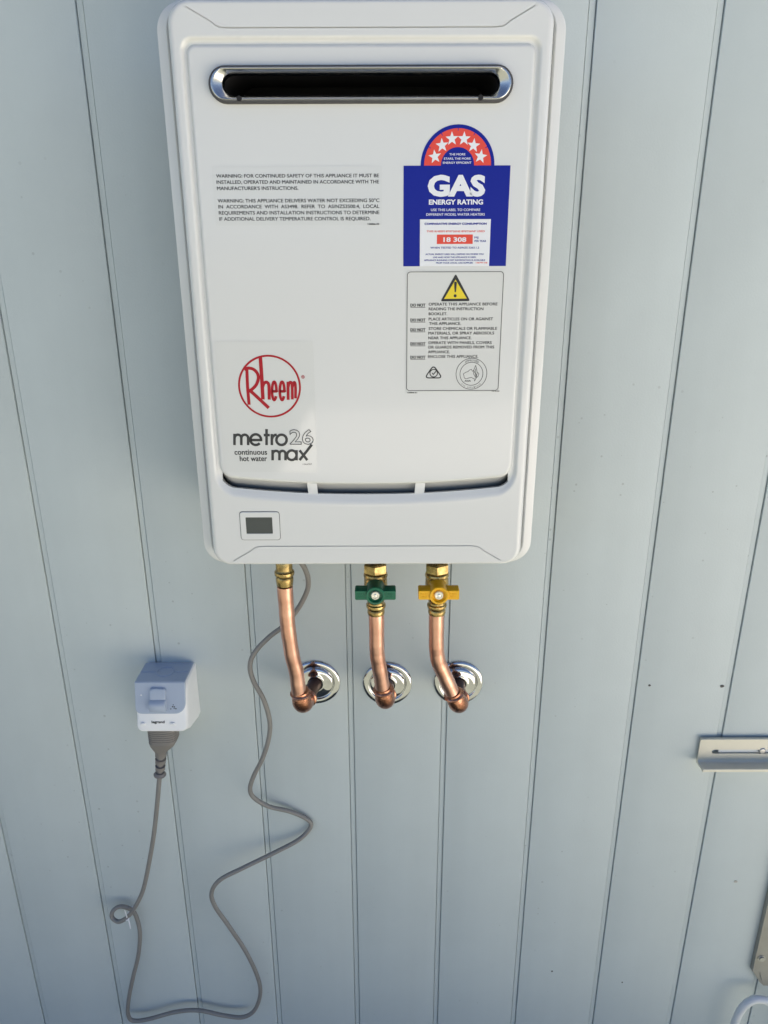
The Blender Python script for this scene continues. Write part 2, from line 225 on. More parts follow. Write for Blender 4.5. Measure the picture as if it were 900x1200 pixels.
mat('copper', (0.82, 0.49, 0.395), 0.31, 1.0, bump=0.08, bscale=110, var=0.3, vscale=28, col2=(0.70, 0.37, 0.27), rvar=0.08)
mat('copper_brazed', (0.66, 0.32, 0.21), 0.28, 1.0, bump=0.45, bscale=190, var=0.5, vscale=70, col2=(0.20, 0.075, 0.04), rvar=0.12)
mat('copper_shaded', (0.13, 0.07, 0.05), 0.42, 0.6, bump=0.1, bscale=150, var=0.4, vscale=50)  # shade and dark reflection on the wall tail, put into its colour
mat('brass', (0.60, 0.45, 0.19), 0.27, 1.0, bump=0.12, bscale=220, var=0.5, vscale=90, col2=(0.22, 0.15, 0.06), rvar=0.12)
mat('green_plastic', (0.003, 0.135, 0.07), 0.38, bump=0.05, bscale=300)
mat('yellow_plastic', (0.86, 0.46, 0.006), 0.38, bump=0.05, bscale=300)
mat('cord_grey', (0.25, 0.24, 0.225), 0.48, bump=0.06, bscale=260, var=0.12, vscale=30)
mat('plug_grey', (0.21, 0.195, 0.18), 0.5, bump=0.05, bscale=300)
mat('outlet_white', (0.84, 0.85, 0.86), 0.35, bump=0.03, bscale=350)
mat('outlet_blue', (0.40, 0.465, 0.575), 0.33, bump=0.03, bscale=350)
mat('rail_paint', (0.66, 0.635, 0.535), 0.42, 0.15, bump=0.08, bscale=160, var=0.12, vscale=14)
mat('rail_dark', (0.34, 0.33, 0.29), 0.45, 0.2, bump=0.1, bscale=160, var=0.2, vscale=20)  # darker grey finish of the upright rail
mat('hose_white', (0.66, 0.68, 0.69), 0.42, bump=0.05, bscale=200)
mat('nail', (0.07, 0.07, 0.07), 0.6)
mat('zinc', (0.45, 0.46, 0.47), 0.35, 0.9, var=0.3, vscale=80)
mat('underside_shade_grey', (0.22, 0.22, 0.22), 0.5, 0.7, var=0.3, vscale=40)
mat('dry_leaf', (0.20, 0.14, 0.07), 0.7, var=0.4, vscale=60)
mat('bounce_pale', BOUNCE_COL, 0.8, 0, 0.3, bump=0.3, bscale=60, var=0.12, vscale=2.0, bdist=0.003)
mat('ground', GROUND_COL, 0.85, 0, 0.3, bump=0.4, bscale=40, var=0.16, vscale=1.6, bdist=0.004)

# ------------------------------------------------------------------ object helpers
ORG = {}
def thing(name, label, cat, base, group=None, kind=None):
    o = bpy.data.objects.new(name, None)
    o.empty_display_size = 0.03
    COL.objects.link(o)
    o.location = (base[0], base[1], base[2]+ZO)
    tag(o, label, cat, group, kind)
    ORG[o] = Vector(base)
    return o

def tag(o, label=None, cat=None, group=None, kind=None):
    if label: o['label'] = label
    if cat: o['category'] = cat
    if group: o['group'] = group
    if kind: o['kind'] = kind

def build(name, vf, material, parent=None, base=None, smooth=35):
    """vf = (verts, faces) in scene metres, z measured from the heater's underside"""
    verts, faces = vf
    org = ORG[parent] if parent is not None else Vector(base)
    me = bpy.data.meshes.new(name)
    me.from_pydata([tuple(Vector(v)-org) for v in verts], [], faces)
    me.update()
    bm = bmesh.new(); bm.from_mesh(me)
    bmesh.ops.remove_doubles(bm, verts=bm.verts, dist=1e-6)
    bmesh.ops.delete(bm, geom=[v for v in bm.verts if not v.link_faces], context='VERTS')
    bm.to_mesh(me); bm.free()
    if smooth:
        me.polygons.foreach_set('use_smooth', [True]*len(me.polygons))
        me.set_sharp_from_angle(angle=math.radians(smooth))
    me.materials.append(MATS[material])
    o = bpy.data.objects.new(name, me)
    COL.objects.link(o)
    if parent is not None:
        o.parent = parent
    else:
        o.location = (org.x, org.y, org.z+ZO)
    ORG[o] = org
    return o

def join(*vfs):
    V, F = [], []
    for v, f in vfs:
        n = len(V)
        V += list(v); F += [tuple(i+n for i in q) for q in f]
    return V, F

# ------------------------------------------------------------------ shape helpers
def catmull(pts, n=6, closed=False):
    P = [Vector(p) for p in pts]
    out = []
    m = len(P)
    for i in range(m if closed else m-1):
        p0 = P[(i-1) % m] if (closed or i > 0) else P[0]*2-P[1]
        p1, p2 = P[i], P[(i+1) % m]
        p3 = P[(i+2) % m] if (closed or i+2 < m) else P[-1]*2-P[-2]
        for k in range(n):
            t = k/n
            out.append(0.5*((2*p1)+(p2-p0)*t+(2*p0-5*p1+4*p2-p3)*t*t+(3*p1-p0-3*p2+p3)*t**3))
    if not closed: out.append(P[-1])
    return out

def tube(path, radius, n=16, caps=True):
    P = [Vector(p) for p in path]
    R = radius if isinstance(radius, (list, tuple)) else [radius]*len(P)
    V, F = [], []
    t = (P[1]-P[0]).normalized()
    a = t.orthogonal().normalized()
    for i, p in enumerate(P):
        t2 = (P[min(i+1, len(P)-1)]-P[max(i-1, 0)]).normalized()
        q = t.rotation_difference(t2); a = q @ a; t = t2
        a = (a-t*a.dot(t)).normalized()
        b = t.cross(a)
        for k in range(n):
            an = 2*math.pi*k/n
            V.append(p+R[i]*(math.cos(an)*a+math.sin(an)*b))
    for i in range(len(P)-1):
        for k in range(n):
            F.append((i*n+k, i*n+(k+1) % n, (i+1)*n+(k+1) % n, (i+1)*n+k))
    if caps:
        F.append(tuple(range(n))[::-1]); F.append(tuple((len(P)-1)*n+k for k in range(n)))
    return V, F

def lathe(profile, origin, axis, n=32, caps=True, phase=0.0):
    """profile = [(radius, distance along axis)]"""
    ax = Vector(axis).normalized()
    a = ax.orthogonal().normalized(); b = ax.cross(a)
    o = Vector(origin)
    V, F = [], []
    for r, d in profile:
        for k in range(n):
            an = 2*math.pi*k/n+phase
            V.append(o+ax*d+r*(math.cos(an)*a+math.sin(an)*b))
    for i in range(len(profile)-1):
        for k in range(n):
            F.append((i*n+k, i*n+(k+1) % n, (i+1)*n+(k+1) % n, (i+1)*n+k))
    if caps:
        F.append(tuple(range(n))[::-1]); F.append(tuple((len(profile)-1)*n+k for k in range(n)))
    return V, F

def loft(loops, cap0=False, cap1=False, skip=None):
    n = len(loops[0]); V, F = [], []
    for L in loops: V += [Vector(v) for v in L]
    for i in range(len(loops)-1):
        for k in range(n):
            if skip and skip(i, k): continue
            F.append((i*n+k, i*n+(k+1) % n, (i+1)*n+(k+1) % n, (i+1)*n+k))
    if cap0: F.append(tuple(range(n))[::-1])
    if cap1: F.append(tuple((len(loops)-1)*n+k for k in range(n)))
    return V, F

def rrect(x0, x1, z0, z1, r, seg=8):
    """rounded rectangle in (x, z), counter-clockwise as seen from the front"""
    out = []
    for cx, cz, a0 in ((x1-r, z0+r, -90), (x1-r, z1-r, 0), (x0+r, z1-r, 90), (x0+r, z0+r, 180)):
        for k in range(seg+1):
            an = math.radians(a0+90*k/seg)
            out.append((cx+r*math.cos(an), cz+r*math.sin(an)))
    return out

def at_y(loop, y): return [Vector((p[0], y, p[1])) for p in loop]

def sheet(outer, holes, y):
    """flat polygon with holes, facing the camera side (-Y)"""
    polys = [[Vector((p[0], p[1], 0)) for p in L] for L in [outer]+list(holes)]
    tris = tessellate_polygon(polys)
    flat = [p for L in polys for p in L]
    F = []
    for t in tris:
        a, b, c = (flat[i] for i in t)
        ar = (b.x-a.x)*(c.y-a.y)-(b.y-a.y)*(c.x-a.x)
        if abs(ar) < 1e-14: continue
        F.append(tuple(t) if ar > 0 else (t[0], t[2], t[1]))
    return [Vector((p.x, y, p.y)) for p in flat], F

def plate(outer, holes, y0, y1):
    """extruded sheet: front at y0 (nearer), back at y1"""
    f = sheet(outer, holes, y0)
    parts = [f]
    bk = sheet(outer, holes, y1)
    parts.append((bk[0], [q[::-1] for q in bk[1]]))
    for L in [outer]+list(holes):
        parts.append(loft([at_y(L, y1), at_y(L, y0)]))
    V, F = join(*parts)
    return V, F

def ribbon(path, width, y, closed=False):
    """flat stroke of constant width in the plane y"""
    P = [Vector((p[0], p[1])) for p in path]
    if closed and (P[0]-P[-1]).length < 1e-7: P = P[:-1]
    n = len(P); V, F = [], []
    for i, p in enumerate(P):
        d0 = (p-P[i-1]) if (closed or i > 0) else (P[1]-P[0])
        d1 = (P[(i+1) % n]-p) if (closed or i < n-1) else (P[-1]-P[-2])
        if d0.length < 1e-9: d0 = d1
        if d1.length < 1e-9: d1 = d0
        d0 = d0.normalized(); d1 = d1.normalized()
        t = (d0+d1)
        t = t.normalized() if t.length > 1e-6 else d1
        nn = Vector((-t.y, t.x))
        sc = min(1.6, 1/max(0.3, nn.dot(Vector((-d1.y, d1.x)))))
        a = p+nn*width/2*sc; b = p-nn*width/2*sc
        V += [Vector((a.x, y, a.y)), Vector((b.x, y, b.y))]
    for i in range(n if closed else n-1):
        j = (i+1) % n
        F.append((2*i, 2*i+1, 2*j+1, 2*j))
    return V, F

def disc(cx, cz, r, y, n=24):
    return sheet([(cx+r*math.cos(2*math.pi*k/n), cz+r*math.sin(2*math.pi*k/n)) for k in range(n)], [], y)

def box(x0, x1, y0, y1, z0, z1, bev=0.0006):
    V, F = [], []
    a = rrect(x0+bev, x1-bev, z0+bev, z1-bev, bev, 2); b = rrect(x0, x1, z0, z1, bev*2, 2)
    return loft([at_y(a, y1), at_y(b, y1-bev), at_y(b, y0+bev), at_y(a, y0)], True, True)

def text_vf(body, x0, x1, zc, cap, y, bold=0.0, lower=False):
    """letters fitted to a width and a capital height, in metres"""
    cu = bpy.data.curves.new("lettering", 'FONT')
    cu.body = body; cu.size = 1.0; cu.offset = bold; cu.resolution_u = 3
    ob = bpy.data.objects.new("lettering", cu)
    COL.objects.link(ob)
    dg = bpy.context.evaluated_depsgraph_get()
    me = bpy.data.meshes.new_from_object(ob.evaluated_get(dg))
    xs = [v.co.x for v in me.vertices]; ys = [v.co.y for v in me.vertices]
    CAP = 0.73
    sx = (x1-x0)/(max(xs)-min(xs)); s = cap/CAP
    zb = zc-cap/2
    V = [Vector((x0+(v.co.x-min(xs))*sx, y, zb+v.co.y*s)) for v in me.vertices]
    F = []
    for q in me.polygons:
        F.append(tuple(q.vertices))
    bpy.data.objects.remove(ob); bpy.data.meshes.remove(me); bpy.data.curves.remove(cu)
    return V, F

def lines_vf(rows, y, bold=0.0, thick=0.0):
    """thick = extra stroke width (mm) made by two shifted prints"""
    out = []
    for s, a, b, z, h in rows:
        if thick:
            for q, (dx, dz) in enumerate(((-0.5, -0.3), (0.5, 0.3), (-0.5, 0.3), (0.5, -0.3))):
                out.append(text_vf(s, (a+dx*thick)/1000, (b+dx*thick)/1000, (z+dz*thick)/1000, h/1000, y-0.00001*q, bold))
        else:
            out.append(text_vf(s, a/1000, b/1000, z/1000, h/1000, y, bold))
    return join(*out)

def mmp(pts): return [(a/1000, b/1000) for a, b in pts]

# ------------------------------------------------------------------ ground and wall
def ground_vf():
    n = 24; V, F = [], []
    for i in range(n+1):
        for j in range(n+1):
            V.append((-120+240*i/n, -200+240*j/n, -ZO))
    for i in range(n):
        for j in range(n):
            a = i*(n+1)+j
            F.append((a, a+n+1, a+n+2, a+1))
    return V, F
def sheet_h(r, z):
    x0, x1, y0, y1 = r; n = 10
    V = [(x0+(x1-x0)*i/n, y0+(y1-y0)*j/n, z) for i in range(n+1) for j in range(n+1)]
    return V, [(i*(n+1)+j, (i+1)*(n+1)+j, (i+1)*(n+1)+j+1, i*(n+1)+j+1) for i in range(n) for j in range(n)]
gr = build('ground', ground_vf(), 'ground', None, (0, 0, -ZO), smooth=0)
tag(gr, kind='structure')
for pr in (BOUNCE, BOUNCE2):  # added unseen pale sheets that bounce sunlight onto the wall
    pv = build('bounce_sheet', sheet_h(pr, -ZO+0.004), 'bounce_pale', None, (2, -3, -ZO), smooth=0)
    tag(pv, kind='structure')

PITCH, GROOVE, GX = 0.133, 0.0084, -0.0302
WALL_L, WALL_R = -13, WALL_RIGHT
WALL_TOP = 1.25
wall = thing('cladding_wall', 'pale blue grey cladding wall with vertical grooves behind the water heater', 'wall', (0, 0, -ZO))
xl, xr = GX+WALL_L*PITCH, GX+WALL_R*PITCH
build('backing', box(xl, xr, 0.0052, 0.11, -ZO, WALL_TOP, 0.002), 'wall_paint', wall)
proto = gproto = None
KERF = 0.0009
hw = (PITCH-GROOVE)/2
for k in range(WALL_L, WALL_R):
    cx = GX+(k+0.5)*PITCH
    if proto is None:
        prof = [(-hw, 0.0056), (-hw, 0.0008), (-hw+0.0003, 0.0002), (-hw+0.0010, 0.0), (hw-0.0010, 0.0), (hw-0.0003, 0.0002), (hw, 0.0008), (hw, 0.0056)]
        L0 = [Vector((cx+a, b, -ZO+0.012)) for a, b in prof]; L1 = [Vector((cx+a, b, WALL_TOP-0.002)) for a, b in prof]
        proto = build('board', loft([L0, L1], True, True), 'wall_paint', wall, smooth=25)
        pcx = cx
    else:
        o = proto.copy(); COL.objects.link(o); o.parent = wall
        o.location = (cx-pcx, 0, 0)
    gx = GX+k*PITCH
    if k == WALL_L: continue
    if gproto is None:                                  # strip lying in the groove, a hair's gap on both sides
        gw = GROOVE/2-KERF
        prof = [(-gw, 0.0056), (-gw, 0.0027), (-gw+0.0004, 0.0024), (gw-0.0004, 0.0024), (gw, 0.0027), (gw, 0.0056)]
        L0 = [Vector((gx+a, b, -ZO+0.012)) for a, b in prof]; L1 = [Vector((gx+a, b, WALL_TOP-0.002)) for a, b in prof]
        gproto = build('groove_strip', loft([L0, L1], True, True), 'wall_paint', wall, smooth=25)
        gpx = gx
    else:
        o = gproto.copy(); COL.objects.link(o); o.parent = wall
        o.location = (gx-gpx, 0, 0)
# nail heads and chips
for i, (x, y, z) in enumerate(SPOTS):
    r = (0.0021, 0.0032, 0.0030, 0.0016, 0.0014)[i] if i < 5 else (0.0017 if i < 7 else 0.0019)
    if i < 7 and i not in (5, 6):
        rag = [(x+r*(0.75+0.4*random.random())*math.cos(a), z+r*(0.6+0.35*random.random())*math.sin(a)) for a in [2*math.pi*q/9 for q in range(9)]]
        o = build('nail_head', plate(rag, [], -0.0007, 0.0002), 'nail' if i != 2 else 'zinc', wall)

# ------------------------------------------------------------------ water heater
F = -0.182
H = thing('water_heater', 'white gas water heater with stickers and a steel flue slot, mounted on the wall', 'water heater', (0, 0, 0))
# casing behind the cover
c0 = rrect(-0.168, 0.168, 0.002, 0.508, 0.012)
build('casing', loft([at_y(c0, -0.002), at_y(c0, -0.150)], True, False), 'casing_shade_grey', H)

build('added_base_plate', box(-0.166, 0.166, -0.157, -0.003, -0.0015, 0.0012, 0.0005), 'underside_shade_grey', H)  # added hidden plate, dark to deepen the shade under the heater
def front_outline(hwid, z0, z1, r): return rrect(-hwid, hwid, z0, z1, r, 10)
rings = [(0.1676, 0.0024, 0.5076, 0.012, -0.1462), (0.1758, -0.0050, 0.5140, 0.024, -0.146), (0.1758, -0.0050, 0.5140, 0.024, -0.1585),
         (0.1753, -0.0046, 0.5136, 0.0235, -0.1600), (0.1742, -0.0040, 0.5130, 0.0228, -0.1606),
         (0.1672, -0.0022, 0.5112, 0.0202, -0.1611), (0.1664, -0.0016, 0.5110, 0.0198, -0.1604), (0.1654, -0.0010, 0.5106, 0.0192, -0.1560), (0.1638, -0.0002, 0.5100, 0.0185, -0.1560), (0.1632, 0.0004, 0.5098, 0.0184, -0.1620),
         (0.1618, 0.0010, 0.5094, 0.0180, -0.1740), (0.1608, 0.0016, 0.5088, 0.0178, -0.1785), (0.1597, 0.0023, 0.5080, 0.0172, -0.1803),
         (0.1583, 0.0032, 0.5070, 0.0165, -0.18140), (0.1568, 0.0042, 0.5060, 0.0160, -0.1819), (0.1556, 0.0050, 0.5052, 0.0155, F), (0.1546, 0.0058, 0.5044, 0.015, F)]
shell = loft([at_y(front_outline(a, b, c, d), y) for a, b, c, d, y in rings])
fr_loop = front_outline(0.1546, 0.0058, 0.5044, 0.015)

US = [-1+2*i/80 for i in range(81)]
def panel_loop(hwid, zt, rt, zc, zs, rb):
    """outline of the embossed front panel: square-ish top, sagging lower edge"""
    out = []
    xb = hwid-rb
    for u in US: out.append((u*xb, zc+(zs-zc)*abs(u)**2.2))
    for k in range(1, 11):
        a = math.radians(90*k/10)
        out.append((xb+rb*math.sin(a), zs+rb*1.15*(1-math.cos(a))))
    for k in range(1, 12): out.append((hwid, zs+rb*1.15+(zt-rt-zs-rb*1.15)*k/12))
    for k in range(9):
        a = math.radians(90*k/8); out.append((hwid-rt+rt*math.cos(a), zt-rt+rt*math.sin(a)))
    for k in range(1, 16): out.append((hwid-rt-2*(hwid-rt)*k/16, zt))
    for k in range(9):
        a = math.radians(90+90*k/8); out.append((-hwid+rt+rt*math.cos(a), zt-rt+rt*math.sin(a)))
    for k in range(1, 12): out.append((-hwid, zt-rt-(zt-rt-zs-rb*1.15)*k/12))
    for k in range(0, 10):
        a = math.radians(90-90*k/10)
        out.append((-xb-rb*math.sin(a), zs+rb*1.15*(1-math.cos(a))))
    return out
levels = [((0.1532, 0.4830, 0.0110, 0.0668, 0.0752, 0.0235), F), ((0.1522, 0.4820, 0.0105, 0.0685, 0.0767, 0.0225), F),
          ((0.1513, 0.4811, 0.0100, 0.0710, 0.0790, 0.0212), -0.1816), ((0.1504, 0.4802, 0.0095, 0.0740, 0.0816, 0.0200), -0.1806),
          ((0.1496, 0.4793, 0.0090, 0.0772, 0.0845, 0.0186), -0.1792), ((0.1489, 0.4786, 0.0085, 0.0790, 0.0860, 0.0175), -0.1788),
          ((0.1474, 0.4770, 0.0075, 0.0898, 0.0963, 0.0140), -0.1788), ((0.1466, 0.4761, 0.0070, 0.0905, 0.0972, 0.0135), -0.1800),
          ((0.1457, 0.4752, 0.0065, 0.0912, 0.0982, 0.0130), -0.1812), ((0.1450, 0.4745, 0.0060, 0.0922, 0.0992, 0.0125), -0.1818),
          ((0.1440, 0.4735, 0.0055, 0.0933, 0.1003, 0.0118), F), ((0.1430, 0.4725, 0.0050, 0.0943, 0.1013, 0.0112), F)]
NL = len(panel_loop(*levels[0][0]))
def in_slot(k):
    k2 = k
    if k2 >= NL-6 or k2 < 0: return True            # left corner end
    if 80 <= k2 <= 84: return True                   # right corner end
    if k2 > 84: return False
    x = (US[min(k2, 80)]+US[min(k2+1, 80)])/2*0.132
    return not (-0.0592 < x < -0.0492 or 0.0502 < x < 0.0590)
def skip_slot(i, k): return i == 5 and in_slot(k)
channel = loft([at_y(panel_loop(*a), y) for a, y in levels], skip=skip_slot)
# lips of the slots, folding into the cover
up, lo = panel_loop(*levels[6][0]), panel_loop(*levels[5][0])
def fold(loop, steps):
    loops = [[Vector((p[0], y, p[1]+dz)) for p in loop] for dz, y in steps]
    return loft(loops, skip=lambda i, k: not (k < 88 or k > NL-10))
lip_up = fold(up, [(0, -0.1785), (0.0004, -0.1776), (0.0006, -0.1700)])
lip_lo = fold(lo, [(0, -0.1785), (-0.0004, -0.1778), (-0.0006, -0.1735)])
baffle = loft([[Vector((p[0], -0.1735, p[1]+0.0020)) for p in up], [Vector((p[0], -0.1725, p[1]-0.0030)) for p in up], [Vector((p[0], -0.1690, p[1]+0.0020)) for p in lo], [Vector((p[0], -0.1610, p[1]-0.0060)) for p in lo]], skip=lambda i, k: not (k < 88 or k > NL-10))
po = panel_loop(*levels[0][0]); pi = panel_loop(*levels[-1][0])

def strip_poly(pts, wd):
    V, Fc = ribbon(pts, wd, 0)
    L = [(v.x, v.z) for v in V[0::2]]; Rr = [(v.x, v.z) for v in V[1::2]]
    return L+Rr[::-1]
def seam(s, zi, zo, xi, xo):
    """the flap line near an end of the cover: straight across, turning out to the corners"""
    pts = [(-xo, zo), (-xi-0.0060, zi+(zo-zi)*0.30), (-xi-0.0030, zi+(zo-zi)*0.13), (-xi, zi+(zo-zi)*0.04), (-xi+0.006, zi)]
    pts += [(-xi+0.006+(2*xi-0.012)*k/8, zi) for k in range(1, 8)]
    pts += [(-a, b) for a, b in pts[:5]][::-1]
    return pts
seam_t = strip_poly(seam(1, 0.4880, 0.5030, 0.1180, 0.1438), 0.0008)
seam_b = strip_poly(seam(-1, 0.0232, 0.0068, 0.1150, 0.1400), 0.0008)
face = sheet(fr_loop, [po, seam_t, seam_b], F)
cx, cz = -0.0003, 0.4458
def stadium(hl, hh, n=14, cx=cx, cz=cz):
    out = []
    for k in range(n+1):
        a = math.radians(-90+180*k/n); out.append((cx+hl-hh+hh*math.cos(a), cz+hh*math.sin(a)))
    for k in range(n+1):
        a = math.radians(90+180*k/n); out.append((cx-hl+hh+hh*math.cos(a), cz+hh*math.sin(a)))
    return out
panel = sheet(pi, [stadium(0.1262, 0.0120)], F)
seam_back = join(sheet([(-0.15, 0.482), (0.15, 0.482), (0.15, 0.504), (-0.15, 0.504)], [], F+0.0015), sheet([(-0.15, 0.006), (0.15, 0.006), (0.15, 0.028), (-0.15, 0.028)], [], F+0.0015))
build('front_cover', join(shell, face, channel, panel, lip_up, lip_lo, seam_back), 'enamel', H, smooth=40)

build('vent_baffle', baffle, 'baffle_grey', H, smooth=60)
# flue outlet
rim = loft([at_y(stadium(a, b), y) for a, b, y in (
    (0.1262, 0.0120, F+0.002), (0.1266, 0.0122, F-0.0045), (0.1268, 0.0124, F-0.0068), (0.1264, 0.0121, F-0.0075), (0.1258, 0.0115, F-0.0078), (0.1240, 0.0105, F-0.0072),
    (0.1195, 0.0094, F-0.0046), (0.1178, 0.0086, F-0.0036), (0.1172, 0.0082, F-0.0026), (0.1172, 0.0081, F+0.006))])
rm = build('flue_rim', rim, 'stainless', H, smooth=50)
gk = loft([at_y(stadium(0.1288, 0.0142), F-0.0001), at_y(stadium(0.1287, 0.0141), F-0.0048), at_y(stadium(0.1280, 0.0134), F-0.0060), at_y(stadium(0.1264, 0.0121), F-0.0062)])
build('flue_gasket_shade', gk, 'gasket_shade_black', H)  # gasket widened and blackened to give the rim's underside its shade
duct = loft([at_y(stadium(0.1172, 0.0082), F+0.005), at_y(stadium(0.1172, 0.0150), F+0.03), at_y(stadium(0.1172, 0.0150), F+0.09)], False, False)
dv, df = duct
n_ = len(dv)//3
build('flue_duct', (dv, [q[::-1] for q in df]+[tuple(2*n_+k for k in range(n_))]), 'unlit_black', H)
for xx in (-0.1033, 0.1008):  # raised black discs painted as the darkness of small holes
    build('drain_hole_dark', lathe([(0.0022, 0.0), (0.0022, 0.0030), (0.0001, 0.0030)], (xx, F-0.0054, cz-0.0111), (0, -1, 0.0), 16), 'unlit_black', rm)

# display
bz = rrect(-0.1300, -0.0897, 0.0308, 0.0614, 0.0028, 5)
bz2 = rrect(-0.1296, -0.0901, 0.0312, 0.0610, 0.0025, 5)
sc_ = [(-0.0969, 0.0376), (-0.0969, 0.0557), (-0.1243, 0.0557), (-0.1243, 0.0376)]
sc_ = rrect(-0.1243, -0.0969, 0.0376, 0.0557, 0.0005, 2)
dp = build('display_panel', join(loft([at_y(bz, F+0.0002), at_y(bz, F-0.0006), at_y(bz2, F-0.0010)]), sheet(bz2, [sc_], F-0.0010), loft([at_y(sc_, F-0.0010), at_y(sc_, F-0.0003)])), 'enamel', H)
build('screen', sheet(sc_, [], F-0.0003), 'screen', dp, smooth=0)
bo = rrect(-0.1305, -0.0892, 0.0303, 0.0619, 0.0032, 5)
build('bezel_gap', sheet(bo, [bz], F-0.0002), 'grey_ink', dp, smooth=0)

# ---- stickers
S1, S2, S3 = F-0.00025, F-0.0004, F-0.0005
wl = build('warning_label', plate(rrect(-0.1325, 0.0172, 0.3350, 0.3835, 0.001, 3), [], S1, F-0.0001), 'clear_film', H, smooth=0)
wl['label'] = 'clear rectangular sticker with two paragraphs of small black capitals'
build('lettering', lines_vf(WARN, S2, 0, 0.15), 'black_ink', wl, smooth=0)

# energy rating label
AC = (0.0835, 0.3834)
def half(r, n=28): return [(AC[0]+r*math.cos(math.pi*k/n), AC[1]+r*math.sin(math.pi*k/n)) for k in range(n+1)]
el_out = [(0.0364, 0.2996), (0.1303, 0.2996), (0.1301, 0.3834)]+half(0.0324)+[(0.0362, 0.3834)]
el = build('energy_label', plate(el_out, [], S1, F-0.0001), 'blue_ink', H, smooth=0)
el['label'] = 'blue gas energy rating sticker with a red arch of six white stars'
arch = half(0.0294)+half(0.0146)[::-1]
build('star_arch', sheet(arch, [], S2), 'red_ink', el, smooth=0)
def star(x, z, R, rot):
    return sheet([(x+(R if k % 2 == 0 else R*0.42)*math.cos(rot+math.pi/5*k), z+(R if k % 2 == 0 else R*0.42)*math.sin(rot+math.pi/5*k)) for k in range(10)], [], S3)
for (x, z) in mmp(STARS):
    an = math.atan2(z-AC[1], x-AC[0])
    build('star', star(x, z, 0.0058, math.pi/2+(an-math.pi/2)*0.12), 'white_ink', el, smooth=0)
tk = []
for x, z in mmp(TICKS):
    an = math.atan2(z-AC[1], x-AC[0]); c, s = math.cos(an), math.sin(an)
    tk.append(ribbon([(AC[0]+0.0294*c, AC[1]+0.0294*s), (AC[0]+0.0274*c, AC[1]+0.0274*s)], 0.0006, S3))
build('arch_ticks', join(*tk), 'blue_ink', el, smooth=0)
build('lettering', join(lines_vf(EN_WHITE, S2, 0, 0.08), lines_vf(EN_BOLD[:1], S2, 0.050), lines_vf(EN_BOLD[1:], S2, 0.035)), 'white_ink', el, smooth=0)
build('data_panel', sheet([(0.0515, 0.2996), (0.1149, 0.2996), (0.1148, 0.3396), (0.0512, 0.3396)], [], S2), 'white_label', el, smooth=0)
build('data_lettering', join(lines_vf(EN_BLUE[:1], S3, 0, 0.3), lines_vf(EN_BLUE[1:], S3, 0, 0.12)), 'blue_ink', el, smooth=0)
build('red_lettering', lines_vf(EN_RED[:1], S3, 0, 0.12), 'red_ink', el, smooth=0)
build('label_code', lines_vf(EN_RED[1:], S3, 0, 0.1), 'red_ink', el, smooth=0)
build('consumption_box', sheet([(0.0667, 0.3187), (0.0992, 0.3187), (0.0991, 0.3267), (0.0667, 0.3267)], [], S3), 'red_ink', el, smooth=0)
build('consumption_figure', lines_vf(EN_NUM, F-0.0006, 0.03), 'white_ink', el, smooth=0)

# do-not label
dl_o = rrect(0.0392, 0.1296, 0.1838, 0.2962, 0.003, 5)
dl = build('safety_label', plate(dl_o, [], S1, F-0.0001), 'clear_film', H, smooth=0)
dl['label'] = 'clear safety sticker with a yellow warning triangle and a thin black border'
parts = [ribbon(rrect(0.0402, 0.1287, 0.1855, 0.2947, 0.003, 6), 0.00055, S2, True), lines_vf(WARN2, S2, 0, 0.13), lines_vf(DONOT, S2, 0, 0.28)]
for s, a, b, z, h in DONOT:
    parts.append(ribbon([(a/1000, (z-h/2-0.75)/1000), (b/1000, (z-h/2-0.75)/1000)], 0.00045, S2))
def ring(c, r, wd, y, n=48): return ribbon([(c[0]+r*math.cos(2*math.pi*k/n), c[1]+r*math.sin(2*math.pi*k/n)) for k in range(n)], wd, y, True)
ac = (AGA_C[0]/1000, AGA_C[1]/1000)
parts += [ring(ac, AGA_R[0]/1000-0.0003, 0.0005, S2), ring(ac, AGA_R[1]/1000, 0.0005, S2)]
for q in AUS: parts.append(ribbon(mmp(q), 0.00045, S2))
parts.append(lines_vf(AGA_T, S2, 0, 0.2))
def arc_text(body, r, a0, a1, cap, flip=False):
    out = []
    n = len(body)
    for i, ch in enumerate(body):
        if ch == ' ': continue
        a = a0+(a1-a0)*(i+0.5)/n
        V, Fc = text_vf(ch, -cap*0.36, cap*0.36, 0, cap, S2, 0.0)
        ra = math.radians(a); rot = ra-math.pi/2 if not flip else ra+math.pi/2
        c, s = math.cos(rot), math.sin(rot)
        V = [Vector((ac[0]+r*math.cos(ra)+v.x*c-v.z*s, v.y, ac[1]+r*math.sin(ra)+v.x*s+v.z*c)) for v in V]
        out.append((V, Fc))
    return join(*out)
parts += [arc_text("APPROVED", 0.0128, 122, 58, 0.0020), arc_text("GAS APPLIANCE", 0.0131, 225, 315, 0.0013, True)]
rc = mmp(RCM)
def round_tri(t, r, n=5):
    P = [Vector(p) for p in t]; out = []
    for i in range(3):
        a, b, c = P[i-1], P[i], P[(i+1) % 3]
        u = b+(a-b).normalized()*r; v = b+(c-b).normalized()*r
        for k in range(n+1):
            q = k/n
            out.append(tuple((1-q)**2*u+2*q*(1-q)*b+q*q*v))
    return out
parts += [ribbon(round_tri(rc, 0.004), 0.0011, S2, True), ring((RCM_C[0]/1000, RCM_C[1]/1000-0.0002), 0.0036, 0.0009, S2),
          ribbon([(RCM_C[0]/1000-0.0016, RCM_C[1]/1000), (RCM_C[0]/1000-0.0003, RCM_C[1]/1000-0.0014), (RCM_C[0]/1000+0.0027, RCM_C[1]/1000+0.0022)], 0.0009, S3)]
